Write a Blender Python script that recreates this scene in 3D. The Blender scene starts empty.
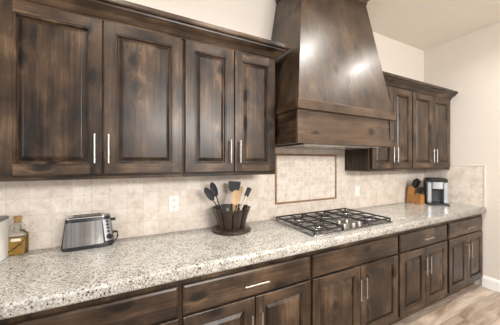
import bpy, math, random
from mathutils import Vector, Matrix
random.seed(7)
S = bpy.context.scene
C = S.collection

# ------------------------------------------------------------------ camera
cam_d = bpy.data.cameras.new('camera'); cam = bpy.data.objects.new('camera', cam_d); C.objects.link(cam)
cam.location = (0, -1.8497, 1.4557)
cam.rotation_euler = (math.radians(90), 0, -0.4668)
cam_d.sensor_width = 36; cam_d.lens = 234.618 * 36 / 500
cam_d.shift_y = -0.0009; cam_d.clip_start = 0.02
S.camera = cam

# ------------------------------------------------------------------ world, lights, exposure
w = bpy.data.worlds.new('world'); S.world = w; w.use_nodes = True
bg = w.node_tree.nodes['Background']
bg.inputs['Color'].default_value = (0.93, 0.96, 1.0, 1); bg.inputs['Strength'].default_value = 0.85

def area(name, loc, target, sx, sy, power, color):
    l = bpy.data.lights.new(name, 'AREA'); l.shape = 'RECTANGLE'; l.size = sx; l.size_y = sy
    l.energy = power; l.color = color
    o = bpy.data.objects.new(name, l); C.objects.link(o); o.location = loc
    o.rotation_euler = (Vector(target) - Vector(loc)).to_track_quat('-Z', 'Y').to_euler()
    return o
area('daylight_windows', (1.5, -4.95, 2.35), (1.8, 0, 1.3), 2.4, 0.5, 175, (1.0, 0.975, 0.94))
area('left_fill', (-3.15, -2.7, 1.5), (0.6, -0.2, 1.2), 1.6, 1.8, 45, (0.95, 0.97, 1.0))  # unseen fill lamp at the left, raised to brighten end wall and tile return

S.view_settings.view_transform = 'Standard'; S.view_settings.look = 'None'
S.view_settings.exposure = 0.0; S.view_settings.gamma = 1; S.view_settings.use_curve_mapping = False

# ------------------------------------------------------------------ node helpers
def mat(name):
    m = bpy.data.materials.new(name); m.use_nodes = True
    nt = m.node_tree; b = nt.nodes['Principled BSDF']
    return m, nt, b
def N(nt, t, **kw):
    n = nt.nodes.new(t)
    for k, v in kw.items():
        if k in n.inputs: n.inputs[k].default_value = v
        else: setattr(n, k, v)
    return n
def L(nt, a, b): nt.links.new(a, b)
def ramp(nt, fac, stops, interp='LINEAR'):
    r = nt.nodes.new('ShaderNodeValToRGB'); r.color_ramp.interpolation = interp
    e = r.color_ramp.elements
    while len(e) < len(stops): e.new(0.5)
    for i, (p, c) in enumerate(stops):
        e[i].position = p; e[i].color = (c[0], c[1], c[2], 1) if not isinstance(c, (int, float)) else (c, c, c, 1)
    L(nt, fac, r.inputs[0]); return r
def mixc(nt, fac, a, b, mode='MIX'):
    n = nt.nodes.new('ShaderNodeMix'); n.data_type = 'RGBA'; n.blend_type = mode
    for k, v in ((0, fac), (6, a), (7, b)):
        if hasattr(v, 'is_output'): L(nt, v, n.inputs[k])
        elif isinstance(v, (int, float)): n.inputs[k].default_value = v
        else: n.inputs[k].default_value = (v[0], v[1], v[2], 1)
    return n.outputs[2]
def simple(name, col, rough=0.5, metal=0.0, coat=0.0, spec=0.5, var=0.0):
    m, nt, b = mat(name)
    b.inputs['Base Color'].default_value = (*col, 1); b.inputs['Roughness'].default_value = rough
    b.inputs['Metallic'].default_value = metal; b.inputs['Coat Weight'].default_value = coat
    b.inputs['Specular IOR Level'].default_value = spec
    tc = N(nt, 'ShaderNodeTexCoord'); n = N(nt, 'ShaderNodeTexNoise', Scale=40.0, Detail=3.0)
    L(nt, tc.outputs['Object'], n.inputs['Vector'])
    if var:
        r = ramp(nt, n.outputs['Fac'], [(0.3, tuple(c * (1 - var) for c in col)), (0.7, tuple(min(1, c * (1 + var)) for c in col))])
        L(nt, r.outputs[0], b.inputs['Base Color'])
    bp = N(nt, 'ShaderNodeBump', Strength=0.02); L(nt, n.outputs['Fac'], bp.inputs['Height']); L(nt, bp.outputs[0], b.inputs['Normal'])
    return m

def wood(name, axis, tone=1.0, cols=None, knots=True, rough=0.34, scale=1.0, coat=0.05, spec=0.36, contrast=1.15, boards=0.08):
    m, nt, b = mat(name)
    cols = cols or [(0.005, 0.003, 0.0018), (0.029, 0.0165, 0.0095), (0.066, 0.0395, 0.023), (0.16, 0.100, 0.058)]
    cols = [tuple(c * tone * .82 for c in q) for q in cols]
    tc = N(nt, 'ShaderNodeTexCoord'); oi = N(nt, 'ShaderNodeObjectInfo')
    mul = N(nt, 'ShaderNodeVectorMath', operation='SCALE'); mul.inputs[0].default_value = (37.0, 19.0, 53.0)
    L(nt, oi.outputs['Random'], mul.inputs['Scale'])
    add = N(nt, 'ShaderNodeVectorMath', operation='ADD')
    L(nt, tc.outputs['Object'], add.inputs[0]); L(nt, mul.outputs[0], add.inputs[1])
    def mp(v, sl, sa):
        n = N(nt, 'ShaderNodeMapping'); s = [sa * scale] * 3; s['XYZ'.index(axis)] = sl * scale
        n.inputs['Scale'].default_value = s; L(nt, v, n.inputs['Vector']); return n.outputs[0]
    def math_(op, a, b_=None, c_=None):
        n = N(nt, 'ShaderNodeMath', operation=op)
        for k, v in enumerate((a, b_, c_)):
            if v is None: continue
            if hasattr(v, 'is_output'): L(nt, v, n.inputs[k])
            else: n.inputs[k].default_value = v
        return n.outputs[0]
    # knots: scattered cells, the grain bends round them
    kw = N(nt, 'ShaderNodeTexNoise', Scale=16.0, Detail=2.0); L(nt, add.outputs[0], kw.inputs['Vector'])
    kv = N(nt, 'ShaderNodeVectorMath', operation='MULTIPLY_ADD'); L(nt, kw.outputs['Color'], kv.inputs[0]); kv.inputs[1].default_value = (.035, .035, .035); L(nt, add.outputs[0], kv.inputs[2])
    km = N(nt, 'ShaderNodeMapping'); ks = [6.5] * 3; ks['XYZ'.index(axis)] = 3.8; ks[0 if axis == 'Y' else 1] = 0.01
    km.inputs['Scale'].default_value = ks; L(nt, kv.outputs[0], km.inputs['Vector'])
    ksx = N(nt, 'ShaderNodeSeparateXYZ'); L(nt, km.outputs[0], ksx.inputs[0]); kc = N(nt, 'ShaderNodeCombineXYZ')
    L(nt, ksx.outputs['Y' if axis == 'Y' else 'X'], kc.inputs[0]); L(nt, ksx.outputs['Z'], kc.inputs[1])
    vo = N(nt, 'ShaderNodeTexVoronoi', voronoi_dimensions='2D', Scale=1.0); L(nt, kc.outputs[0], vo.inputs['Vector'])
    sep = N(nt, 'ShaderNodeSeparateColor'); L(nt, vo.outputs['Color'], sep.inputs[0])
    pick = math_('GREATER_THAN', sep.outputs[0], 0.58 if knots else 2.0)
    core = math_('MULTIPLY', ramp(nt, vo.outputs['Distance'], [(0.06, 1.0), (0.13, 0.75), (0.21, 0.0)]).outputs[0], pick)
    halo = math_('MULTIPLY', ramp(nt, vo.outputs['Distance'], [(0.0, 1.0), (0.5, 0.0)], 'EASE').outputs[0], pick)
    # gentle warp so grain flows
    wn = N(nt, 'ShaderNodeTexNoise', Scale=2.2, Detail=1.5); L(nt, add.outputs[0], wn.inputs['Vector'])
    ws = N(nt, 'ShaderNodeVectorMath', operation='SCALE', Scale=0.035); L(nt, wn.outputs['Color'], ws.inputs[0])
    wa = N(nt, 'ShaderNodeVectorMath', operation='ADD'); L(nt, add.outputs[0], wa.inputs[0]); L(nt, ws.outputs[0], wa.inputs[1])
    hs = math_('MULTIPLY', halo, 0.035)
    wb = N(nt, 'ShaderNodeVectorMath', operation='ADD'); L(nt, wa.outputs[0], wb.inputs[0]); L(nt, hs, wb.inputs[1])
    fine = N(nt, 'ShaderNodeTexNoise', Scale=1.0, Detail=6.0, Roughness=0.65, Distortion=0.2)
    L(nt, mp(wb.outputs[0], 2.5, 75.0), fine.inputs['Vector'])
    mid = N(nt, 'ShaderNodeTexNoise', Scale=1.0, Detail=3.0, Distortion=0.3)
    L(nt, mp(wb.outputs[0], 1.1, 26.0), mid.inputs['Vector'])
    blotch = N(nt, 'ShaderNodeTexNoise', Scale=1.0, Detail=3.0, Roughness=0.55)
    L(nt, mp(add.outputs[0], 4.5, 7.0), blotch.inputs['Vector'])
    v = math_('MULTIPLY', fine.outputs['Fac'], 0.30)
    v = math_('MULTIPLY_ADD', mid.outputs['Fac'], 0.20, v)
    v = math_('MULTIPLY_ADD', blotch.outputs['Fac'], 0.50, v)
    # glued-up boards, each a slightly different tone
    sx = N(nt, 'ShaderNodeSeparateXYZ'); L(nt, add.outputs[0], sx.inputs[0])
    across = sx.outputs['Z' if axis != 'Z' else 'X']
    bd = N(nt, 'ShaderNodeTexWhiteNoise', noise_dimensions='1D'); L(nt, math_('FLOOR', math_('DIVIDE', across, 0.118)), bd.inputs['W'])
    v = math_('ADD', v, math_('MULTIPLY', math_('SUBTRACT', bd.outputs['Value'], 0.5), boards))
    r = ramp(nt, v, [(0.5 - .17 / contrast, cols[0]), (0.5 - .055 / contrast, cols[1]), (0.5 + .05 / contrast, cols[2]), (0.5 + .17 / contrast, cols[3])])
    col = mixc(nt, math_('MULTIPLY', core, 0.93), r.outputs[0], cols[0])
    L(nt, col, b.inputs['Base Color'])
    b.inputs['Roughness'].default_value = rough; b.inputs['Coat Weight'].default_value = coat
    b.inputs['Coat Roughness'].default_value = 0.16; b.inputs['Specular IOR Level'].default_value = spec
    bp = N(nt, 'ShaderNodeBump', Strength=0.06, Distance=0.004); L(nt, fine.outputs['Fac'], bp.inputs['Height']); L(nt, bp.outputs[0], b.inputs['Normal'])
    return m

WV = wood('alder_vertical_grain', 'Z'); WH = wood('alder_horizontal_grain', 'X'); WD = wood('alder_depth_grain', 'Y')
HV = wood('hood_vertical_grain', 'Z', 1.15, rough=.37, coat=.06, spec=.6, contrast=.75, boards=.07); HH = wood('hood_horizontal_grain', 'X', 1.0, [(0.022, 0.013, 0.008), (0.068, 0.042, 0.026), (0.105, 0.067, 0.042), (0.17, 0.115, 0.075)], contrast=.9); HD = wood('hood_depth_grain', 'Y', 1.2)
BLK = wood('beech_block', 'Z', 1, [(0.30, 0.12, 0.03), (0.45, 0.20, 0.055), (0.55, 0.27, 0.08), (0.62, 0.34, 0.12)], False, 0.4, 2.0, 0.1)
SPN = wood('light_spoon_wood', 'Z', 1, [(0.45, 0.28, 0.14), (0.55, 0.36, 0.19), (0.65, 0.45, 0.26), (0.72, 0.53, 0.33)], False, 0.5, 2.0, 0.0)
BRONZE = wood('dark_bronzed_wood', 'Z', .6, [(0.02, 0.013, 0.01), (0.045, 0.028, 0.02), (0.075, 0.048, 0.034), (0.12, 0.08, 0.06)], False, 0.35, 2.0, 0.3)
def brushed():
    m, nt, b = mat('brushed_steel_painted_reflections'); b.inputs['Metallic'].default_value = 1; b.inputs['Roughness'].default_value = .24
    tc = N(nt, 'ShaderNodeTexCoord'); mp = N(nt, 'ShaderNodeMapping'); mp.inputs['Scale'].default_value = (55, 2, 1.5); L(nt, tc.outputs['Object'], mp.inputs['Vector'])
    n = N(nt, 'ShaderNodeTexNoise', Scale=1.0, Detail=4.0); L(nt, mp.outputs[0], n.inputs['Vector'])
    r = ramp(nt, n.outputs['Fac'], [(.3, (.26, .255, .25)), (.7, (.48, .47, .46))]); L(nt, r.outputs[0], b.inputs['Base Color'])  # streaks in the colour stand in for room reflections, over brushed grain
    bp = N(nt, 'ShaderNodeBump', Strength=.25, Distance=.004); L(nt, n.outputs['Fac'], bp.inputs['Height']); L(nt, bp.outputs[0], b.inputs['Normal'])
    return m
BRUSHED_REFL = brushed()
NICKEL = simple('brushed_nickel', (0.50, 0.48, 0.45), 0.33, 1.0)
STEEL = simple('stainless_steel', (0.50, 0.495, 0.49), 0.26, 1.0)
TRAY = simple('cooktop_steel', (0.36, 0.37, 0.385), 0.25, 1.0)
KNOB = simple('satin_knob_metal', (0.34, 0.325, 0.30), 0.42, 1.0)
CAST = simple('black_cast_iron', (0.012, 0.012, 0.013), 0.45)
BLACKP = simple('black_plastic', (0.015, 0.015, 0.016), 0.32)
GREYP = simple('grey_plastic', (0.20, 0.20, 0.21), 0.4)
SILVERP = simple('silver_plastic', (0.44, 0.45, 0.48), 0.34, 0.7)
DARKP = simple('charcoal_plastic', (0.045, 0.05, 0.06), 0.25)
WHITEP = simple('white_plastic', (0.82, 0.81, 0.79), 0.35)
RUBBER = simple('black_silicone', (0.02, 0.022, 0.026), 0.55)
LINER = simple('brown_pencil_tile', (0.30, 0.175, 0.095), 0.35, var=0.25)
CORK = simple('cork', (0.42, 0.24, 0.09), 0.8, var=0.3)
CREAM = simple('cream_label', (0.85, 0.78, 0.6), 0.6)
TWIG = simple('dark_twig', (0.05, 0.025, 0.01), 0.7)
PAINTW = simple('white_trim_paint', (0.85, 0.85, 0.85), 0.35)
SLOT = simple('dark_slot', (0.01, 0.01, 0.01), 0.8)

def paint(name, col, bump=0.12, sc=55.0):
    m, nt, b = mat(name); b.inputs['Roughness'].default_value = 0.75
    tc = N(nt, 'ShaderNodeTexCoord'); n = N(nt, 'ShaderNodeTexNoise', Scale=sc, Detail=4.0); L(nt, tc.outputs['Object'], n.inputs['Vector'])
    r = ramp(nt, n.outputs['Fac'], [(0.35, tuple(c * .97 for c in col)), (0.65, col)]); L(nt, r.outputs[0], b.inputs['Base Color'])
    bp = N(nt, 'ShaderNodeBump', Strength=bump, Distance=0.004); L(nt, n.outputs['Fac'], bp.inputs['Height']); L(nt, bp.outputs[0], b.inputs['Normal'])
    return m
WALLP = paint('cream_wall_paint', (0.70, 0.64, 0.58)); CEILP = paint('textured_ceiling_paint', (0.84, 0.79, 0.71), 0.35, 28.0)

def tile_mat(name, tw, th, ox, oz, swap, c1, c2, mort, gap=0.0022):
    m, nt, b = mat(name); b.inputs['Roughness'].default_value = 0.42
    tc = N(nt, 'ShaderNodeTexCoord'); sx = N(nt, 'ShaderNodeSeparateXYZ'); L(nt, tc.outputs['Object'], sx.inputs[0])
    cb = N(nt, 'ShaderNodeCombineXYZ')
    a1 = N(nt, 'ShaderNodeMath', operation='ADD'); L(nt, sx.outputs['Y' if swap else 'X'], a1.inputs[0]); a1.inputs[1].default_value = ox + 100 * tw
    a2 = N(nt, 'ShaderNodeMath', operation='ADD'); L(nt, sx.outputs['Z'], a2.inputs[0]); a2.inputs[1].default_value = oz + 100 * th
    L(nt, a1.outputs[0], cb.inputs[0]); L(nt, a2.outputs[0], cb.inputs[1])
    br = N(nt, 'ShaderNodeTexBrick', Scale=1.0); br.offset = 0.0; br.squash = 1.0
    br.inputs['Brick Width'].default_value = tw; br.inputs['Row Height'].default_value = th
    br.inputs['Mortar Size'].default_value = gap; br.inputs['Mortar Smooth'].default_value = 0.25; br.inputs['Bias'].default_value = 0.0
    br.inputs['Color1'].default_value = (*c1, 1); br.inputs['Color2'].default_value = (*c2, 1); br.inputs['Mortar'].default_value = (*mort, 1)
    L(nt, cb.outputs[0], br.inputs['Vector'])
    n1 = N(nt, 'ShaderNodeTexNoise', Scale=14.0, Detail=6.0, Roughness=0.65, Distortion=0.6); L(nt, tc.outputs['Object'], n1.inputs['Vector'])
    r1 = ramp(nt, n1.outputs['Fac'], [(0.3, (0.80, 0.76, 0.71)), (0.5, (0.96, 0.95, 0.93)), (0.72, (1.08, 1.08, 1.08))])
    c = mixc(nt, 1.0, br.outputs['Color'], r1.outputs[0], 'MULTIPLY')
    n2 = N(nt, 'ShaderNodeTexNoise', Scale=60.0, Detail=4.0, Roughness=0.7); L(nt, tc.outputs['Object'], n2.inputs['Vector'])
    r2 = ramp(nt, n2.outputs['Fac'], [(0.30, 1.0), (0.40, 0.0)]); c = mixc(nt, r2.outputs[0], c, (0.42, 0.33, 0.25))
    L(nt, c, b.inputs['Base Color'])
    inv = N(nt, 'ShaderNodeMath', operation='SUBTRACT'); inv.inputs[0].default_value = 1.0; L(nt, br.outputs['Fac'], inv.inputs[1])
    bp = N(nt, 'ShaderNodeBump', Strength=0.3, Distance=0.0015); L(nt, inv.outputs[0], bp.inputs['Height'])
    L(nt, bp.outputs[0], b.inputs['Normal'])
    return m
T1, T2, TM = (0.78, 0.715, 0.65), (0.70, 0.62, 0.55), (0.65, 0.58, 0.52)
TILE = tile_mat('travertine_tile', 0.1033, 0.1033, 0.650, -0.9286 + .0, False, T1, T2, TM)
TILER = tile_mat('travertine_tile_side', 0.1033, 0.1033, 0.0, -0.9286, True, T1, T2, TM)
MOSAIC = tile_mat('travertine_mosaic', 0.0487, 0.0487, -1.185, -1.066, False, (0.80, 0.735, 0.67), (0.69, 0.61, 0.54), (0.82, 0.77, 0.72), 0.003)
TRIMT = simple('travertine_edge', (0.68, 0.62, 0.55), 0.4, var=0.06)

def granite():
    m, nt, b = mat('speckled_granite')
    tc = N(nt, 'ShaderNodeTexCoord')
    wn = N(nt, 'ShaderNodeTexNoise', Scale=90.0, Detail=3.0); L(nt, tc.outputs['Object'], wn.inputs['Vector'])
    ws = N(nt, 'ShaderNodeVectorMath', operation='SCALE', Scale=0.010); L(nt, wn.outputs['Color'], ws.inputs[0])
    wa = N(nt, 'ShaderNodeVectorMath', operation='ADD'); L(nt, tc.outputs['Object'], wa.inputs[0]); L(nt, ws.outputs[0], wa.inputs[1])
    big = N(nt, 'ShaderNodeTexNoise', Scale=9.0, Detail=5.0, Roughness=0.65, Distortion=1.0); L(nt, tc.outputs['Object'], big.inputs['Vector'])
    base = ramp(nt, big.outputs['Fac'], [(0.32, (0.29, 0.28, 0.25)), (0.46, (0.42, 0.41, 0.375)), (0.6, (0.53, 0.52, 0.48)), (0.75, (0.50, 0.45, 0.37))])
    c = base.outputs[0]
    for sc, lo, hi, colr, k in ((160.0, 0.60, 0.75, (0.40, 0.38, 0.345), 0.6), (230.0, 0.65, 0.75, (0.66, 0.65, 0.61), 0.7), (200.0, 0.78, 0.86, (0.25, 0.23, 0.205), 0.7),
                                (170.0, 0.91, 0.935, (0.19, 0.12, 0.075), 0.8), (140.0, 0.955, 0.965, (0.04, 0.033, 0.03), 0.92), (240.0, 0.90, 0.93, (0.10, 0.09, 0.08), 0.8)):
        v = N(nt, 'ShaderNodeTexVoronoi', Scale=sc)
        ofs = N(nt, 'ShaderNodeVectorMath', operation='ADD'); L(nt, wa.outputs[0], ofs.inputs[0]); ofs.inputs[1].default_value = (sc, sc * 2, sc * 3)
        L(nt, ofs.outputs[0], v.inputs['Vector'])
        sp = N(nt, 'ShaderNodeSeparateColor'); L(nt, v.outputs['Color'], sp.inputs[0])
        r = ramp(nt, sp.outputs[0], [(lo, 0.0), (hi, k)]); c = mixc(nt, r.outputs[0], c, colr)
    L(nt, c, b.inputs['Base Color']); b.inputs['Roughness'].default_value = 0.16; b.inputs['Specular IOR Level'].default_value = 0.5
    return m
GRAN = granite()

def floor_mat():
    m, nt, b = mat('wood_look_floor_tile'); b.inputs['Roughness'].default_value = 0.4
    tc = N(nt, 'ShaderNodeTexCoord')
    mp = N(nt, 'ShaderNodeMapping'); mp.inputs['Location'].default_value = (50.91, 30.54, 0); L(nt, tc.outputs['Object'], mp.inputs['Vector'])
    br = N(nt, 'ShaderNodeTexBrick', Scale=1.0); br.offset = 0.37; br.inputs['Brick Width'].default_value = 0.90; br.inputs['Row Height'].default_value = 0.20
    br.inputs['Mortar Size'].default_value = 0.003; br.inputs['Mortar Smooth'].default_value = 0.1
    br.inputs['Color1'].default_value = (0.44, 0.37, 0.305, 1); br.inputs['Color2'].default_value = (0.32, 0.255, 0.20, 1); br.inputs['Mortar'].default_value = (0.30, 0.25, 0.20, 1)
    L(nt, mp.outputs[0], br.inputs['Vector'])
    sep = N(nt, 'ShaderNodeSeparateColor'); L(nt, br.outputs['Color'], sep.inputs[0])
    sh = N(nt, 'ShaderNodeMath', operation='MULTIPLY'); L(nt, sep.outputs[0], sh.inputs[0]); sh.inputs[1].default_value = 31.0
    ad = N(nt, 'ShaderNodeVectorMath', operation='ADD'); L(nt, tc.outputs['Object'], ad.inputs[0]); L(nt, sh.outputs[0], ad.inputs[1])
    g = N(nt, 'ShaderNodeMapping'); g.inputs['Scale'].default_value = (1.6, 8.0, 1.0); L(nt, ad.outputs[0], g.inputs['Vector'])
    n = N(nt, 'ShaderNodeTexNoise', Scale=1.0, Detail=6.0, Roughness=0.6, Distortion=1.6); L(nt, g.outputs[0], n.inputs['Vector'])
    r = ramp(nt, n.outputs['Fac'], [(0.34, (0.62, 0.54, 0.46)), (0.5, (1.05, 1.02, 1.0)), (0.66, (1.5, 1.52, 1.55))])
    c = mixc(nt, 1.0, br.outputs['Color'], r.outputs[0], 'MULTIPLY'); L(nt, c, b.inputs['Base Color'])
    inv = N(nt, 'ShaderNodeMath', operation='SUBTRACT'); inv.inputs[0].default_value = 1.0; L(nt, br.outputs['Fac'], inv.inputs[1])
    bp = N(nt, 'ShaderNodeBump', Strength=0.4, Distance=0.002); L(nt, inv.outputs[0], bp.inputs['Height']); L(nt, bp.outputs[0], b.inputs['Normal'])
    return m
FLOORM = floor_mat()

def glass(name, col, rough=0.0):
    m, nt, b = mat(name); b.inputs['Base Color'].default_value = (*col, 1); b.inputs['Roughness'].default_value = rough
    b.inputs['Transmission Weight'].default_value = 1.0; b.inputs['IOR'].default_value = 1.45
    return m
GLASS = glass('clear_glass', (0.97, 0.98, 0.97)); OIL = glass('golden_oil', (1.0, 0.74, 0.22))
m_, nt_, b_ = mat('lamp_lens'); b_.inputs['Emission Color'].default_value = (1, 0.97, 0.92, 1); b_.inputs['Emission Strength'].default_value = 30.0
LENS = m_

# ------------------------------------------------------------------ mesh helpers
class MB:
    def __init__(s): s.v = []; s.f = []; s.mi = []; s.sm = []
    def add(s, vs, fs, mi=0, sm=False):
        o = len(s.v); s.v += [tuple(p) for p in vs]
        for f in fs: s.f.append([o + i for i in f]); s.mi.append(mi); s.sm.append(sm)
        return s
    def box(s, x0, x1, y0, y1, z0, z1, mi=0):
        return s.add([(x, y, z) for z in (z0, z1) for y in (y0, y1) for x in (x0, x1)],
                     [(0, 2, 3, 1), (4, 5, 7, 6), (0, 1, 5, 4), (2, 6, 7, 3), (0, 4, 6, 2), (1, 3, 7, 5)], mi)
    def loft(s, loops, cap0=True, cap1=True, mi=0, sm=False):
        n = len(loops[0]); vs = [p for l in loops for p in l]; fs = []
        for k in range(len(loops) - 1):
            for i in range(n):
                j = (i + 1) % n; fs.append((k * n + i, k * n + j, (k + 1) * n + j, (k + 1) * n + i))
        s.add(vs, fs, mi, sm)
        if cap0: s.add(loops[0], [tuple(range(n))[::-1]], mi)
        if cap1: s.add(loops[-1], [tuple(range(n))], mi)
        return s
    def tube(s, pts, r, n=10, mi=0, sm=True, caps=True):
        pts = [Vector(p) for p in pts]; rs = r if isinstance(r, (list, tuple)) else [r] * len(pts); loops = []
        for i, p in enumerate(pts):
            a = pts[max(0, i - 1)]; b = pts[min(len(pts) - 1, i + 1)]; t = (b - a).normalized()
            u = t.cross(Vector((0, 0, 1)) if abs(t.z) < 0.9 else Vector((0, 1, 0))).normalized(); v = t.cross(u)
            loops.append([p + (u * math.cos(2 * math.pi * k / n) + v * math.sin(2 * math.pi * k / n)) * rs[i] for k in range(n)])
        return s.loft(loops, caps, caps, mi, sm)
    def lathe(s, prof, c=(0, 0, 0), n=28, mi=0, caps=True):
        loops = [[(c[0] + r * math.cos(2 * math.pi * k / n), c[1] + r * math.sin(2 * math.pi * k / n), c[2] + z) for k in range(n)] for r, z in prof]
        return s.loft(loops, caps, caps, mi, True)
    def rot(s, M):
        s.v = [tuple(M @ Vector(p)) for p in s.v]; return s

def build(name, mb, mats, parent=None, org=(0, 0, 0), bevel=0.0, autos=True):
    me = bpy.data.meshes.new(name)
    me.from_pydata([(x - org[0], y - org[1], z - org[2]) for x, y, z in mb.v], [], mb.f)
    if not isinstance(mats, (list, tuple)): mats = [mats]
    for m in mats: me.materials.append(m)
    for p, i, s_ in zip(me.polygons, mb.mi, mb.sm): p.material_index = i; p.use_smooth = s_
    import bmesh
    bm = bmesh.new(); bm.from_mesh(me); bmesh.ops.remove_doubles(bm, verts=bm.verts, dist=1e-6)
    bmesh.ops.recalc_face_normals(bm, faces=bm.faces); bm.to_mesh(me); bm.free()
    if any(mb.sm): me.set_sharp_from_angle(angle=math.radians(38))
    o = bpy.data.objects.new(name, me); C.objects.link(o)
    if parent: o.parent = parent
    if bevel:
        b = o.modifiers.new('bevel', 'BEVEL'); b.width = bevel; b.segments = 2; b.limit_method = 'ANGLE'; b.angle_limit = math.radians(40)
    return o
def tag(o, label, cat, group=None):
    o['label'] = label; o['category'] = cat
    if group: o['group'] = group
    return o
def thing(name, label, cat, loc=(0, 0, 0), rz=0, group=None):
    o = bpy.data.objects.new(name, None); C.objects.link(o); o.location = loc; o.rotation_euler = (0, 0, rz)
    o.empty_display_size = 0.05
    return tag(o, label, cat, group)
def struct(name, mb, m, **k):
    o = build(name, mb, m, **k); o['kind'] = 'structure'; return o
def rrect(cx, cy, z, hx, hy, r, n=5):
    out = []
    for sx, sy, a0 in ((1, 1, 0), (-1, 1, 90), (-1, -1, 180), (1, -1, 270)):
        for k in range(n + 1):
            a = math.radians(a0 + 90 * k / n)
            out.append((cx + sx * (hx - r) + r * math.cos(a), cy + sy * (hy - r) + r * math.sin(a), z))
    return out

# ------------------------------------------------------------------ room
XR = 3.681; ZC = 3.022; ZT = 0.9286; XL = -3.2; YF = -5.0
struct('floor', MB().box(XL, XR + .1, YF, 0.1, -0.05, 0), FLOORM)
struct('ceiling', MB().box(XL, XR + .1, YF, 0.1, ZC, ZC + .05), CEILP)
struct('wall_back', MB().box(XL, XR + .1, 0, 0.1, 0, ZC), WALLP)
struct('wall_right', MB().box(XR, XR + .1, YF, 0, 0, ZC), WALLP)
def pierced(axis, c, a0, a1, holes, z0, z1):   # wall slab with rectangular openings
    m = MB(); cur = a0
    def bx(u0, u1, w0, w1):
        if axis == 'y': m.box(u0, u1, c - .1, c, w0, w1)
        else: m.box(c - .1, c, u0, u1, w0, w1)
    for h0, h1 in holes:
        bx(cur, h0, 0, ZC); bx(h0, h1, 0, z0); bx(h0, h1, z1, ZC); cur = h1
    bx(cur, a1, 0, ZC); return m
struct('wall_front', pierced('y', YF, XL, XR, [(-2.3, -.7), (.2, 2.8)], .5, 2.75), WALLP)
struct('wall_left', pierced('x', XL, YF, 0, [(-3.8, -1.6)], .02, 2.5), WALLP)
bb = MB()
prof = [(0, 0), (.015, 0), (.015, .095), (.012, .105), (.009, .118), (.004, .128), (0, .130)]
bb.loft([[(XR - a, y, z) for a, z in prof] for y in (-0.616, YF)])
struct('baseboard_right', bb, PAINTW)

# ------------------------------------------------------------------ backsplash
t = thing('tile_backsplash', 'beige square travertine tile backsplash running along the long wall behind the counter', 'backsplash', (1, 0, ZT))
o = (1, 0, ZT)
FX0, FX1, FZ0, FZ1 = 1.186, 1.968, 1.060, 1.534
b = MB()
for x0, x1, z0, z1 in ((-1.7, 1.02, ZT, 1.361), (2.10, XR - .009, ZT, 1.361), (1.02, FX0 + .008, ZT, 1.60), (FX1 - .008, 2.10, ZT, 1.60), (FX0 + .008, FX1 - .008, ZT, FZ0 + .008), (FX0 + .008, FX1 - .008, FZ1 - .008, 1.60)):
    b.box(x0, x1, -0.008, -0.0005, z0, z1)
# texture is laid out in world metres: keep mesh origin at the room origin
tp = build('field_tile', b, TILE, t, (0, 0, 0)); tp.location = (-1, 0, -ZT)
mo = build('mosaic_inset', MB().box(FX0 + .008, FX1 - .008, -0.008, -0.0005, FZ0 + .008, FZ1 - .008), MOSAIC, t); mo.location = (-1, 0, -ZT)
mo['label'] = 'small square mosaic tile panel'
fr = MB()
pr = [(0, 0), (0.002, .010), (0.009, .014), (.016, .010), (.018, 0)]   # (inset, proud)
for a, d in ((0, 1),):
    loops = [[(FX0 + i, -.008 - p, FZ0 + i), (FX1 - i, -.008 - p, FZ0 + i), (FX1 - i, -.008 - p, FZ1 - i), (FX0 + i, -.008 - p, FZ1 - i)] for i, p in pr]
    fr.loft(loops, False, False)
fo = build('pencil_border', fr, LINER, t); fo.location = (-1, 0, -ZT); fo['label'] = 'brown pencil tile border around the mosaic'

t = thing('tile_backsplash', 'short tiled splash return with pale edge strip on the end wall beside the coffee maker', 'backsplash', (XR, -.3, ZT))
b = MB().box(XR - .008, XR - .0005, -.630, -.008, ZT, 1.405)
q = build('field_tile', b, TILER, t); q.location = (-XR, .3, -ZT)
b = MB().box(XR - .012, XR - .0005, -.646, -.630, ZT, 1.421).box(XR - .012, XR - .0005, -.630, -.322, 1.405, 1.421)
q = build('edge_strip', b, TRIMT, t, bevel=.003); q.location = (-XR, .3, -ZT)

# ------------------------------------------------------------------ wall plates
def plate(x, z, label, cat, name, kind):
    t = thing(name, label, cat, (x, -.0085, z))
    build('cover_plate', MB().loft([[(-.038, 0, -.062), (.038, 0, -.062), (.038, 0, .062), (-.038, 0, .062)],
                                    [(-.038, -.003, -.062), (.038, -.003, -.062), (.038, -.003, .062), (-.038, -.003, .062)],
                                    [(-.034, -.006, -.058), (.034, -.006, -.058), (.034, -.006, .058), (-.034, -.006, .058)]]), WHITEP, t)
    if kind == 'outlet':
        for dz in (-.024, .024):
            s = build('socket', MB().loft([[(q[0], -.006, q[1] + dz) for q in [(a[0], a[1]) for a in rrect(0, 0, 0, .017, .015, .008)]],
                                           [(q[0], -.008, q[1] + dz) for q in [(a[0], a[1]) for a in rrect(0, 0, 0, .017, .015, .008)]]]), WHITEP, t)
            build('slot', MB().box(-.0085, -.006, -.0088, -.0078, dz - .002, dz + .008).box(.005, .0078, -.0088, -.0078, dz - .002, dz + .008).box(-.002, .002, -.0088, -.0078, dz - .010, dz - .006), SLOT, s)
    else:
        build('rocker', MB().box(-.016, .016, -.0095, -.006, -.033, .033), WHITEP, t, bevel=.0015)
    for dz in (-.05, .05): build('screw', MB().tube([(0, -.006, dz), (0, -.0072, dz)], .003), NICKEL, t)
plate(.284, 1.143, 'white duplex power outlet on the tile between toaster and utensil caddy', 'outlet', 'wall_outlet', 'outlet')
plate(2.298, 1.127, 'white rocker wall switch on the tile right of the cooktop', 'switch', 'wall_switch', 'switch')

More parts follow.
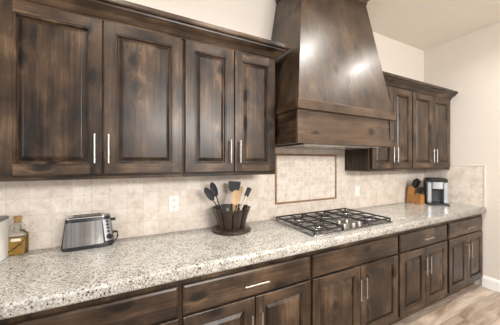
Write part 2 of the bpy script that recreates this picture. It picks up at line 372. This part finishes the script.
# ------------------------------------------------------------------ cabinet doors / drawers
def R4(x0, x1, z0, z1, i, y): return [(x0 + i, y, z0 + i), (x1 - i, y, z0 + i), (x1 - i, y, z1 - i), (x0 + i, y, z1 - i)]
def bar_handle(parent, org, x, z, y, vertical, ln=.158):
    h = MB(); e = ln / 2; p = e - .020; yo = y - .030
    if vertical:
        h.tube([(x, yo, z - e), (x, yo, z + e)], .005)
        for s in (-p, p): h.tube([(x, y + .001, z + s), (x, yo, z + s)], .0045)
    else:
        h.tube([(x - e, yo, z), (x + e, yo, z)], .005)
        for s in (-p, p): h.tube([(x + s, y + .001, z), (x + s, yo, z)], .0045)
    return build('handle', h, NICKEL, parent, org)
def door(parent, org, x0, x1, z0, z1, yb, hx=None, hz=None):
    yf = yb - .020; st = .058
    m = MB()
    m.loft([R4(x0, x1, z0, z1, 0, yb), R4(x0, x1, z0, z1, 0, yf + .004), R4(x0, x1, z0, z1, .003, yf)], True, False)
    e = .003; X0, X1, Z0, Z1 = x0 + e, x1 - e, z0 + e, z1 - e; a0, a1, c0, c1 = x0 + st, x1 - st, z0 + st, z1 - st
    m.add([(X0, yf, Z0), (a0, yf, Z0), (a0, yf, Z1), (X0, yf, Z1)], [(0, 1, 2, 3)], 0)
    m.add([(a1, yf, Z0), (X1, yf, Z0), (X1, yf, Z1), (a1, yf, Z1)], [(0, 1, 2, 3)], 0)
    m.add([(a0, yf, Z0), (a1, yf, Z0), (a1, yf, c0), (a0, yf, c0)], [(0, 1, 2, 3)], 1)
    m.add([(a0, yf, c1), (a1, yf, c1), (a1, yf, Z1), (a0, yf, Z1)], [(0, 1, 2, 3)], 1)
    m.loft([R4(x0, x1, z0, z1, st, yf), R4(x0, x1, z0, z1, st + .002, yf + .003), R4(x0, x1, z0, z1, st + .007, yf + .003),
            R4(x0, x1, z0, z1, st + .010, yf + .007), R4(x0, x1, z0, z1, st + .0125, yf + .0165)], False, False)
    d = build('door', m, [WV, WH], parent, org)
    p = MB(); i = st + .012
    p.loft([R4(x0, x1, z0, z1, i, yf + .0175), R4(x0, x1, z0, z1, i, yf + .0155), R4(x0, x1, z0, z1, i + .006, yf + .0155),
            R4(x0, x1, z0, z1, i + .023, yf + .005), R4(x0, x1, z0, z1, i + .024, yf + .002), R4(x0, x1, z0, z1, i + .027, yf + .001)])
    build('raised_panel', p, WV, d, org)
    if hx is not None: bar_handle(d, org, hx, hz, yf, True)
    return d
def drawer(parent, org, x0, x1, z0, z1, yb, handle=True, nm='drawer'):
    yf = yb - .020; m = MB()
    m.loft([R4(x0, x1, z0, z1, 0, yb), R4(x0, x1, z0, z1, 0, yf + .007), R4(x0, x1, z0, z1, .003, yf + .004), R4(x0, x1, z0, z1, .010, yf + .001), R4(x0, x1, z0, z1, .012, yf)])
    d = build(nm, m, WH, parent, org)
    if handle: bar_handle(d, org, (x0 + x1) / 2, (z0 + z1) / 2, yf, False)
    return d

def upper(label, x0, x1, doors, side_left=False):
    org = (x0, 0, 1.361); t = thing('upper_cabinet', label, 'cabinet', org)
    c = MB()
    zb, zt = 1.361, 2.268
    c.box(x0, x1, -.299, -.010, zb + .018, zt, 0)
    c.box(x0, x1, -.302, -.010, zb, zb + .018, 1)   # bottom panel edge
    build('carcass', c, [WV, WH], t, org, bevel=.0015)
    for a, b_, hx in doors: door(t, org, a, b_, 1.388, 2.243, -.3025, hx, 1.529)
    return t
upper('dark knotty alder upper cabinet, widest two-door one at far left above the toaster', -.605, .2955, [(-.572, -.1455, -.178), (-.139, .288, -.113)])
upper('dark alder upper cabinet with two narrow doors between the widest cabinet and the range hood', .297, 1.000, [(.306, .6445, .612), (.6505, .988, .683)])
upper('brown alder upper cabinet right beside the range hood, partly hidden by it', 2.098, 2.812, [(2.128, 2.461, 2.430), (2.467, 2.803, 2.500)])
upper('brown alder upper cabinet meeting the end wall above the coffee maker', 2.8135, XR - .010, [(2.824, 3.228, 3.197), (3.234, 3.640, 3.265)])
upper('dark alder upper cabinet beyond the left edge, left of the widest cabinet', -1.50, -.6065, [(-1.49, -1.056, -1.09), (-1.05, -.616, -1.018)])

# crown moulding: profile swept with mitred return
CP = [(0, 2.245), (.006, 2.245), (.009, 2.251), (.006, 2.257), (.012, 2.262), (.017, 2.272), (.029, 2.285), (.048, 2.297), (.062, 2.306), (.064, 2.315), (.078, 2.318), (.082, 2.326), (.082, 2.346), (0, 2.346)]
def crown(label, x0, x1, ret, org):
    yf = -.3035; loops = []
    def at(kind, p, z):
        if kind == 'L0': return (x0, yf - p, z)
        if kind == 'R0': return (x1, yf - p, z)
        if kind == 'Rm': return (x1 + p, yf - p, z)
        if kind == 'Rw': return (x1 + p, -.003, z)
        if kind == 'Lm': return (x0 - p, yf - p, z)
        if kind == 'Lw': return (x0 - p, -.003, z)
    seq = ['L0', 'Rm', 'Rw'] if ret == 'R' else ['L0', 'R0']
    m = MB(); m.loft([[at(k, p, z) for p, z in CP] for k in seq])
    m2 = build('crown_molding', m, WH, None, org); m2.location = org
    return tag(m2, label, 'crown molding')
crown('dark wood crown molding on top of the left upper cabinets, ending with a mitred return', -1.5, 1.001, 'R', (-.2, -.35, 2.29))
crown('brown wood crown molding on top of the upper cabinets right of the hood', 2.125, XR - .002, 'N', (3, -.35, 2.29))

# base cabinets
def base(label, x0, x1, dr, doors, handle=True):
    org = (x0, 0, 0); t = thing('base_cabinet', label, 'cabinet', org)
    c = MB().box(x0, x1, -.612, -.012, .088, .862, 0)
    build('carcass', c, [WV], t, org, bevel=.001)
    build('toe_kick', MB().box(x0, x1, -.545, -.527, 0.0005, .0875), WH, t, org)
    drawer(t, org, dr[0], dr[1], .674, .826, -.613, handle, 'drawer' if handle else 'false_front')
    for a, b_, hx in doors: door(t, org, a, b_, .118, .663, -.613, hx, .500)
base('dark wood base cabinet with wide drawer, leftmost in the photo and cut off', -.72, .2195, (-.69, .208), [(-.69, -.244, -.278), (-.238, .208, -.204)])
base('dark wood base cabinet with nickel drawer pull below the utensil caddy', .2205, 1.0765, (.233, 1.064), [(.233, .6455, .616), (.6515, 1.064, .681)])
base('dark wood base cabinet with blank false drawer front below the cooktop', 1.0775, 2.0425, (1.090, 2.030), [(1.090, 1.557, 1.527), (1.563, 2.030, 1.593)], False)
base('dark wood base cabinet, second from the end wall, with drawer over two doors', 2.0435, 2.8595, (2.057, 2.842), [(2.057, 2.4465, 2.416), (2.4525, 2.842, 2.483)])
base('dark wood base cabinet against the end wall, with drawer over two doors', 2.8605, XR - .001, (2.880, 3.640), [(2.880, 3.257, 3.227), (3.263, 3.640, 3.293)])
base('dark wood base cabinet at the far left end beyond the photo edge', -1.69, -.721, (-1.66, -.735), [(-1.66, -1.201, -1.235), (-1.195, -.735, -1.16)])

# countertop
c = MB(); r = .030; yF = -.656; zb = .8635; pts = [(-.009, zb), (-.009, ZT)]
for k in range(9):
    a = math.radians(90 - 90 * k / 8); pts.append((yF + .022 - .022 * math.cos(a), ZT - .022 + .022 * math.sin(a)))
for k in range(7):
    a = math.radians(90 * k / 6); pts.append((yF + .016 - .016 * math.cos(a), zb + .016 - .016 * math.sin(a)))
c.loft([[(x, y, z) for y, z in pts] for x in (-1.70, XR - .013)], True, True, 0, False)
ct = build('granite_countertop', c, GRAN); tag(ct, 'long speckled cream and grey granite countertop with rounded front edge', 'countertop')
for p in ct.data.polygons: p.use_smooth = abs(p.normal.x) < .5 and p.area < .2

# ------------------------------------------------------------------ range hood
HO = (1.56, -.28, 1.60); t = thing('range_hood', 'large tapered dark wood range hood above the cooktop', 'range hood', HO)
x0, x1, yf = 1.020, 2.090, -.555
zb = 1.590
b = MB()
b.box(x0 + .004, x0 + .022, yf + .02, -.010, zb + .02, 1.87, 1).box(x1 - .022, x1 - .004, yf + .02, -.010, zb + .02, 1.87, 1)
b.box(x0 + .004, x1 - .004, yf + .004, yf + .022, zb + .02, 1.87, 0)
build('band', b, [HH, HD], t, HO, bevel=.001)
b = MB().box(x0, x1, yf - .004, yf + .016, zb, zb + .064, 0).box(x0 - .002, x0 + .018, yf + .0165, -.010, zb, zb + .064, 1).box(x1 - .018, x1 + .002, yf + .0165, -.010, zb, zb + .064, 1)
build('bottom_rail', b, [HH, HD], t, HO, bevel=.0015)
build('corner_stile', MB().box(x1 - .055, x1, yf - .003, yf + .016, zb + .0645, 1.825), HV, t, HO, bevel=.0015)
b = MB().box(x0 - .010, x1 + .005, yf - .018, yf + .012, 1.825, 1.893, 0).box(x0 - .010, x0 + .018, yf + .0125, -.010, 1.825, 1.893, 1).box(x1 - .018, x1 + .005, yf + .0125, -.010, 1.825, 1.893, 1)
b.box(x0, x1, yf, -.010, 1.872, 1.8925, 0)
build('ledge', b, [HH, HD], t, HO, bevel=.003)
def trap(z, a, b_, y): return [(a, -.010, z), (a, y, z), (b_, y, z), (b_, -.010, z)]
z0, z1 = 1.893, 2.94
build('tapered_chimney', MB().loft([trap(z0, x0 + .010, x1 - .005, -.552), trap(z1, 1.205, 1.962, -.372)]), HV, t, HO, bevel=.002)
m = MB(); HP = [(0, 2.930), (.008, 2.930), (.010, 2.940), (.006, 2.946), (.020, 2.965), (.045, 2.985), (.052, 2.992), (.062, 2.995), (.064, 3.021), (0, 3.021)]
A = (1.205, 1.962, -.372)
m.loft([[(A[0] - p, -.010, z) for p, z in HP], [(A[0] - p, A[2] - p, z) for p, z in HP], [(A[1] + p, A[2] - p, z) for p, z in HP], [(A[1] + p, -.010, z) for p, z in HP]])
m.box(A[0], A[1], A[2], -.010, 2.94, 3.021)
build('crown', m, HH, t, HO)
lb = MB().box(x0 + .10, x1 - .10, -.50, -.06, zb - .008, zb + .012)
lb.box(x0 + .019, x1 - .019, yf + .02, -.010, zb + .006, zb + .019, 1)
build('liner', lb, [STEEL, HD], t, HO, bevel=.001)
for k in range(2):
    xx = 1.19 + k * .39; f = MB()
    for j in range(14): f.box(xx + j * .025, xx + j * .025 + .015, -.43, -.14, zb - .011, zb - .0078)
    build('filter', f, STEEL, t, HO)

# ------------------------------------------------------------------ cooktop
CX0, CX1, CY0, CY1 = 1.135, 2.045, -.590, -.055; CC = ((CX0 + CX1) / 2, (CY0 + CY1) / 2)
zt = ZT + .0005; t = thing('gas_cooktop', 'stainless five-burner gas cooktop with black grates set on the granite', 'cooktop', (CC[0], CC[1], zt)); org = (CC[0], CC[1], zt)
hx, hy = (CX1 - CX0) / 2, (CY1 - CY0) / 2
m = MB(); m.loft([rrect(CC[0], CC[1], zt + z, hx - i, hy - i, max(.02 - i * .3, .006)) for i, z in ((0, 0), (0, .004), (.004, .008), (.016, .010), (.022, .006), (.03, .005))], True, True, 0, False)
build('tray', m, TRAY, t, org)
burn = [(1.300, -.20, .045), (1.300, -.45, .036), (1.590, -.22, .055), (1.880, -.20, .036), (1.880, -.45, .045)]
for bx, by, br_ in burn:
    q = build('burner', MB().lathe([(br_ + .012, 0), (br_ + .010, .010), (br_ * .9, .016), (br_ * .85, .022)], (bx, by, zt + .005)), STEEL, t, org)
    build('burner_cap', MB().lathe([(br_ * .8, .0222), (br_ * .95, .024), (br_ * .95, .029), (br_ * .8, .032)], (bx, by, zt + .005)), CAST, q, org)
def grate(xa, xb, ya, yb, centers):
    g = MB(); zg = zt + .034; R = .0068
    def bar(p, q_, r_=R): g.tube([p, q_], r_, 6)
    bar((xa, ya, zg), (xb, ya, zg)); bar((xb, ya, zg), (xb, yb, zg)); bar((xb, yb, zg), (xa, yb, zg)); bar((xa, yb, zg), (xa, ya, zg))
    for x in (xa, xb):
        for y in (ya, yb): bar((x, y, zg), (x, y, zt + .006))
    for cx, cy in centers:
        for dx, dy in ((1, 0), (-1, 0), (0, 1), (0, -1)):
            ex = cx if dx == 0 else (xb if dx > 0 else xa); ey = cy if dy == 0 else None
            if dy: ey = (cy + yb) / 2 if False else (min(yb, cy + .125) if dy > 0 else max(ya, cy - .125)); ex = cx
            sx, sy = cx + dx * .022, cy + dy * .022
            g.tube([(sx, sy, zg + .006), (cx + dx * .06, cy + dy * .06, zg + .004), (ex, ey, zg)], [.0035, .005, R], 6)
    if len(centers) > 1: bar((xa, (ya + yb) / 2, zg), (xb, (ya + yb) / 2, zg))
    return build('grate', g, CAST, t, org)
grate(1.160, 1.445, -.565, -.080, [(1.300, -.20), (1.300, -.45)])
grate(1.735, 2.020, -.565, -.080, [(1.880, -.20), (1.880, -.45)])
grate(1.455, 1.725, -.345, -.080, [(1.590, -.22)])
for kx, ky in ((1.505, -.52), (1.590, -.535), (1.675, -.52), (1.545, -.43), (1.635, -.43)):
    build('knob', MB().lathe([(.026, 0), (.026, .004), (.021, .006), (.019, .030), (.016, .034)], (kx, ky, zt + .005), 20).box(kx - .003, kx + .003, ky - .017, ky + .017, zt + .038, zt + .042), KNOB, t, org)

# ------------------------------------------------------------------ toaster
TO = (-.245, -.083, ZT + .001); t = thing('toaster', 'brushed steel two-slice toaster with black trim on the granite by the tile', 'toaster', TO, math.radians(2))
m = MB(); m.loft([rrect(cx_, 0, z, hx_, hy_, rr_) for z, cx_, hx_, hy_, rr_ in ((0, .006, .124, .058, .040), (.004, .006, .134, .064, .042), (.018, .006, .136, .064, .044), (.170, .004, .116, .055, .042), (.178, .004, .112, .052, .040))], True, True, 0, True)
build('body', m, BLACKP, t)
m = MB()
def fpt(u, v):   # u -1..1, v 0..1 on the sloped front, bowed outward
    z = .024 + v * .136; hx_ = .102 - v * .014; y = -(.0655 - v * .0090) - .006 * (1 - u * u); return (u * hx_ - .014 - .0 * v, y, z)
for sgn in (1, -1):
    g = [[fpt(-1 + 2 * i / 16, j / 4) for i in range(17)] for j in range(5)]
    vs = [(p[0], p[1] * sgn, p[2]) for row in g for p in row] + [(p[0], (p[1] + .010) * sgn, p[2]) for row in g for p in row]
    fs = [(j * 17 + i, j * 17 + i + 1, (j + 1) * 17 + i + 1, (j + 1) * 17 + i) for j in range(4) for i in range(16)]
    fs += [tuple(85 + k for k in reversed(f)) for f in fs]
    for i in range(16): fs += [(i, 85 + i, 86 + i, i + 1), (68 + i, 69 + i, 154 + i, 153 + i)]
    for j in range(4): fs += [(j * 17, (j + 1) * 17, 85 + (j + 1) * 17, 85 + j * 17), (j * 17 + 16, 85 + j * 17 + 16, 85 + (j + 1) * 17 + 16, (j + 1) * 17 + 16)]
    m.add(vs, fs, 0, True)
o_ = build('steel_panel', m, BRUSHED_REFL, t)
build('top_plate', MB().loft([rrect(-.003, 0, z, a, b_, .018) for z, a, b_ in ((.1765, .101, .048), (.183, .100, .047), (.187, .094, .042))]), STEEL, t)
build('bread_slot', MB().box(-.075, .070, -.030, -.012, .1865, .1878).box(-.075, .070, .012, .030, .1865, .1878), SLOT, t)
def cpt(f, d, z):   # strip on the rounded front right corner
    k = z / .178; c_ = Vector((.0975 - k * .021, -.022 + k * .010)); R_ = .0445 - k * .003 + d
    a = math.radians(-86 + 62 * f); return (c_.x + R_ * math.cos(a), c_.y + R_ * math.sin(a), z)
ctl = MB().loft([[cpt(i / 6, .0, z) for i in range(7)] + [cpt(1 - i / 6, .003, z) for i in range(7)] for z in (.035, .08, .12, .160)])
cp = build('control_panel', ctl, SILVERP, t)
for k in range(4):
    zz = .150 - k * .020; a_, b_ = cpt(.45, .002, zz), cpt(.45, .007, zz)
    build('button', MB().tube([a_, b_], .0065), BLACKP, cp)
build('browning_knob', MB().tube([cpt(.5, .001, .058), cpt(.5, .018, .058)], [.017, .013], 16), BLACKP, t)
build('lever', MB().box(.118, .150, .000, .022, .140, .155), BLACKP, t, bevel=.003)
cdm = [(.128, .002, .060), (.146, .0, .072), (.160, -.004, .066), (.163, -.010, .044), (.154, -.018, .022), (.136, -.024, .010), (.118, -.026, .008)]
build('cord_loop', MB().tube(cdm, .007, 8), BLACKP, t)  # loop of the power cord at the toaster's right end

for ch in list(t.children) + list(cp.children):
    for v_ in ch.data.vertices: v_.co.z *= 1.04
# ------------------------------------------------------------------ oil bottle
BO = (-.584, -.048, ZT + .001); t = thing('oil_bottle', 'corked clear glass bottle of golden herb oil at left end of counter', 'bottle', BO)
prof_ = [(0, .040, .020), (.004, .045, .025), (.02, .046, .026), (.105, .047, .026), (.118, .044, .024), (.130, .030, .019), (.140, .018, .016), (.168, .014, .014), (.172, .017, .017), (.180, .017, .017)]
build('glass_body', MB().loft([rrect(0, 0, z, a, b_, min(a, b_) * .8) for z, a, b_ in prof_], True, True, 0, True), GLASS, t)
build('oil', MB().loft([rrect(0, 0, z, a - .004, b_ - .004, min(a, b_) * .55) for z, a, b_ in ((.004, .043, .023), (.02, .046, .026), (.098, .047, .026))], True, True, 0, True), OIL, t)
build('cork', MB().lathe([(.013, .1805), (.015, .186), (.017, .212), (.016, .216)], (0, 0, 0), 20), CORK, t)
m = MB()
for s in (-1, 1): m.tube([(s * (.012 + .020 * math.sin(a)), 0, .150 + .026 * math.cos(a)) for a in [math.pi * k / 10 for k in range(11)]], .004, 8)
build('glass_handle', m, GLASS, t)
build('label', MB().box(-.020, .022, -.0275, -.0262, .078, .094), CREAM, t)
m = MB().tube([(-.038, -.0275, .018), (-.010, -.0285, .038), (.036, -.0275, .080)], .0015, 6)
random.seed(3)
for k in range(20):
    f = k / 20; x, z = -.036 + .06 * f, .018 + .045 * f
    m.tube([(x, -.0280, z), (x + random.uniform(-.006, .008), -.0288, z + random.uniform(-.007, .009))], [.0022, .0008], 5)
build('herb_sprig', m, TWIG, t)

# white canister at the picture edge
WO = (-.690, -.125, ZT + .001); t = thing('canister', 'tall white canister with grey lid at the left photo edge beside the oil bottle', 'canister', WO)
build('body', MB().loft([rrect(0, 0, z, a, a * .8, .012) for z, a in ((0, .072), (.004, .076), (.205, .076), (.210, .074))], True, True, 0, True), WHITEP, t)
build('lid', MB().loft([rrect(0, 0, z, a, a * .8, .012) for z, a in ((.2105, .074), (.213, .077), (.225, .077), (.229, .070))], True, True, 0, True), GREYP, t)
build('lid_knob', MB().lathe([(.010, .2295), (.010, .238), (.020, .244), (.020, .252), (.014, .256)], n=20), GREYP, t)

# ------------------------------------------------------------------ utensil caddy
KO = (.690, -.162, ZT + .001); t = thing('utensil_caddy', 'dark brown flared slatted utensil caddy on a round base beside the power outlet', 'utensil holder', KO)
build('turntable_base', MB().lathe([(.140, 0), (.150, .006), (.150, .016), (.144, .022), (.130, .026), (.115, .028)], n=48), BRONZE, t)
build('rim_groove', MB().lathe([(.1505, .009), (.1525, .0105), (.1505, .012)], n=48, caps=False), BRONZE, t)
build('inner_cup', MB().lathe([(.082, .0285), (.090, .032), (.112, .150), (.108, .150), (.080, .036), (.01, .034)], n=32), BRONZE, t)
for k in range(10):
    a = math.radians(18 + 36 * k); m = MB(); loops = []
    for z, r_, w_ in ((.0285, .098, .026), (.07, .106, .029), (.12, .121, .033), (.165, .138, .038), (.178, .143, .038)):
        loops.append([((r_ + d - .35 * abs(s) * w_ * .5) * math.cos(a) - s * w_ * math.sin(a), (r_ + d - .35 * abs(s) * w_ * .5) * math.sin(a) + s * w_ * math.cos(a), z) for d, s in ((0, -1), (.006, -1), (.010, 0), (.006, 1), (0, 1))])
    build('slat', m.loft(loops), BRONZE, t, bevel=.001)

def place(o, p, q, rz=0):   # stand at p, lean towards q, flat side turned by rz
    z = (Vector(q) - Vector(p)).normalized(); x = Vector((math.cos(rz), math.sin(rz), 0)); y = z.cross(x).normalized(); x = y.cross(z)
    M = Matrix((x, y, z)).transposed().to_4x4(); M.translation = p; o.matrix_world = M; o.rotation_euler = M.to_euler(); o.location = p
face = math.radians(-22)   # the flats of the utensils turn to the room
zc = ZT + .040
def spoon(label, p, q, mb_mat, hm, L_=.245, bw=.026):
    t = thing('serving_spoon', label, 'utensil')
    build('handle', MB().tube([(0, 0, 0), (0, 0, L_)], [.005, .0045], 8), hm, t)
    m = MB(); loops = []
    for k in range(13):
        f = k / 12; wv = bw * math.sqrt(max(1e-3, 1 - (2 * f - 1) ** 2)) + .001; z = L_ - .004 + f * .120
        dp = .010 * math.sin(math.pi * f)
        loops.append([(-wv, 0, z), (-wv * .5, dp * .9, z), (0, dp * 1.2, z), (wv * .5, dp * .9, z), (wv, 0, z), (wv * .5, dp * .9 - .003, z), (0, dp * 1.2 - .0035, z), (-wv * .5, dp * .9 - .003, z)])
    build('bowl', m.loft(loops, True, True, 0, True), mb_mat, t)
    place(t, p, q, face)
    return t
spoon('black cooking spoon leaning furthest left in the caddy', (.672, -.172, zc), (.497, -.135, 1.25), RUBBER, RUBBER, .235)
spoon('black cooking spoon just right of the leftmost one in the caddy', (.655, -.140, zc), (.558, -.110, 1.265), RUBBER, RUBBER, .235)
spoon('pale wooden spoon in the middle front of the caddy', (.690, -.195, zc), (.700, -.225, 1.20), SPN, SPN, .165, .034)
t = thing('spatula', 'wide black silicone turner standing tallest in the middle of the caddy', 'utensil')
build('handle', MB().tube([(0, 0, 0), (0, 0, .262)], .006, 8), SPN, t)
build('blade', MB().loft([[(-a, -.003, z), (a, -.003, z), (a, .003, z), (-a, .003, z)] for z, a in ((.252, .010), (.260, .036), (.275, .042), (.328, .050), (.336, .045))]), RUBBER, t, bevel=.002)
place(t, (.700, -.150, zc), (.728, -.130, 1.27), face)
t = thing('spatula', 'pale wooden slotted spatula leaning right behind the black turner', 'utensil')
build('handle', MB().tube([(0, 0, 0), (0, 0, .23)], .005, 8), SPN, t)
build('blade', MB().loft([[(-a, -.003, z), (a, -.003, z), (a, .003, z), (-a, .003, z)] for z, a in ((.222, .006), (.24, .012), (.295, .015), (.30, .011))]), SPN, t, bevel=.002)
place(t, (.715, -.140, zc), (.79, -.13, 1.24), face)
t = thing('spatula', 'narrow spatula with black tip and cream handle leaning furthest right in the caddy', 'utensil')
build('handle', MB().tube([(0, 0, 0), (0, 0, .245)], [.006, .009], 8), CREAM, t)
build('blade', MB().loft([[(-a, -.004, z), (a, -.004, z), (a, .004, z), (-a, .004, z)] for z, a in ((.240, .012), (.25, .018), (.310, .020), (.318, .014))]), RUBBER, t, bevel=.002)
place(t, (.705, -.180, zc), (.845, -.150, 1.23), face)

# ------------------------------------------------------------------ knife block
NO = (3.255, -.045, ZT + .001); t = thing('knife_block', 'honey coloured wooden knife block left of the coffee maker', 'knife block', NO)
def prism(poly, x0, x1): return MB().loft([[(x, y, z) for y, z in poly] for x in (x0, x1)])
build('tall_block', prism([(.020, 0), (-.075, 0), (-.075, .185), (-.028, .225), (-.005, .20)], -.050, .050), BLK, t, bevel=.003)
build('low_block', prism([(-.0755, 0), (-.150, 0), (-.150, .115), (-.0755, .128)], -.050, .050), BLK, t, bevel=.003)
d0 = Vector((0, -.45, .89)).normalized()
def knife(p, ln, r_, rr=0):
    t2 = thing('kitchen_knife', 'black handled kitchen knife standing in the wooden knife block', 'knife', group='knives in the wooden block')
    build('handle', MB().loft([[(-r_ * .6, -r_, z), (r_ * .6, -r_, z), (r_ * .6, r_, z), (-r_ * .6, r_, z)] for z in (.010, ln)]), BLACKP, t2, bevel=.002)
    build('bolster', MB().box(-r_ * .62, r_ * .62, -r_ * 1.02, r_ * 1.02, .002, .0098), STEEL, t2)
    t2.location = Vector(NO) + Vector(p); t2.rotation_euler = (math.radians(27 + rr), 0, 0)
for xx, (yy, zz), ln in ((-.035, (-.040, .217), .10), (0.0, (-.040, .217), .11), (.035, (-.040, .217), .10), (-.035, (-.062, .198), .095), (0.0, (-.062, .198), .09), (.035, (-.062, .198), .095)):
    knife((xx, yy, zz), ln, .011)
for xx in (-.040, -.020, 0, .020, .040): knife((xx, -.115, .124), .085, .010, -15)

# ------------------------------------------------------------------ coffee maker
KX = (3.435, -.250, ZT + .001)
t = thing('coffee_maker', 'black and silver single-cup coffee maker in the counter corner', 'coffee maker', KX, math.radians(-50))
# local frame: front faces -Y, width along X
build('rear_housing', MB().loft([rrect(0, .055, z, .100, .082, .03) for z in (0, .02, .26, .285)], True, True, 0, True), BLACKP, t)
for s in (-1, 1): build('side_column', MB().box(s * .082 - .022, s * .082 + .022, -.100, -.020, .018, .262), SILVERP, t, bevel=.010)
build('brew_head', MB().loft([rrect(0, -.050, z, a, .060, .02) for z, a in ((.185, .058), (.262, .059))], True, True, 0, True), SILVERP, t)
build('lid', MB().loft([rrect(0, -.005, z, a, b_, .03) for z, a, b_ in ((.263, .105, .105), (.292, .106, .108), (.305, .095, .098), (.309, .080, .085))], True, True, 0, True), BLACKP, t)
build('back_recess', MB().box(-.059, .059, -.032, -.0275, .03, .184), DARKP, t)
build('drip_tray', MB().loft([rrect(0, -.075, z, .108, .085, .03) for z in (0, .014, .018)], True, True, 0, True).box(-.05, .05, -.14, -.04, .0182, .022), BLACKP, t)
build('spout', MB().lathe([(.012, .166), (.020, .1848)], (0, -.06, 0), 16), BLACKP, t)

for ch in t.children:
    for v_ in ch.data.vertices: v_.co.z *= 1.06
# ------------------------------------------------------------------ ceiling lamps
def can(x, y, lab):
    t = thing('recessed_light', lab, 'ceiling light', (x, y, ZC))
    build('trim_ring', MB().lathe([(.070, -.0005), (.095, -.0005), (.092, -.008), (.072, -.006)], n=32, caps=False), PAINTW, t)
    build('lens', MB().lathe([(.071, -.002), (.068, -.004)], n=32), LENS, t)
    l = bpy.data.lights.new('can_lamp', 'AREA'); l.shape = 'DISK'; l.size = .13; l.energy = 14; l.color = (1, .96, .91); l.spread = math.radians(150)
    o = bpy.data.objects.new('lamp', l); C.objects.link(o); o.parent = t; o.location = (0, 0, -.012)
for x, y, lab in ((1.80, -1.13, 'round white recessed ceiling light in front of the range hood'), (2.80, -1.15, 'round white recessed ceiling light in front of the right cabinets'),
                  (.80, -1.13, 'round white recessed ceiling light in front of the utensil caddy'), (-.20, -1.13, 'round white recessed ceiling light in front of the toaster')):
    can(x, y, lab)
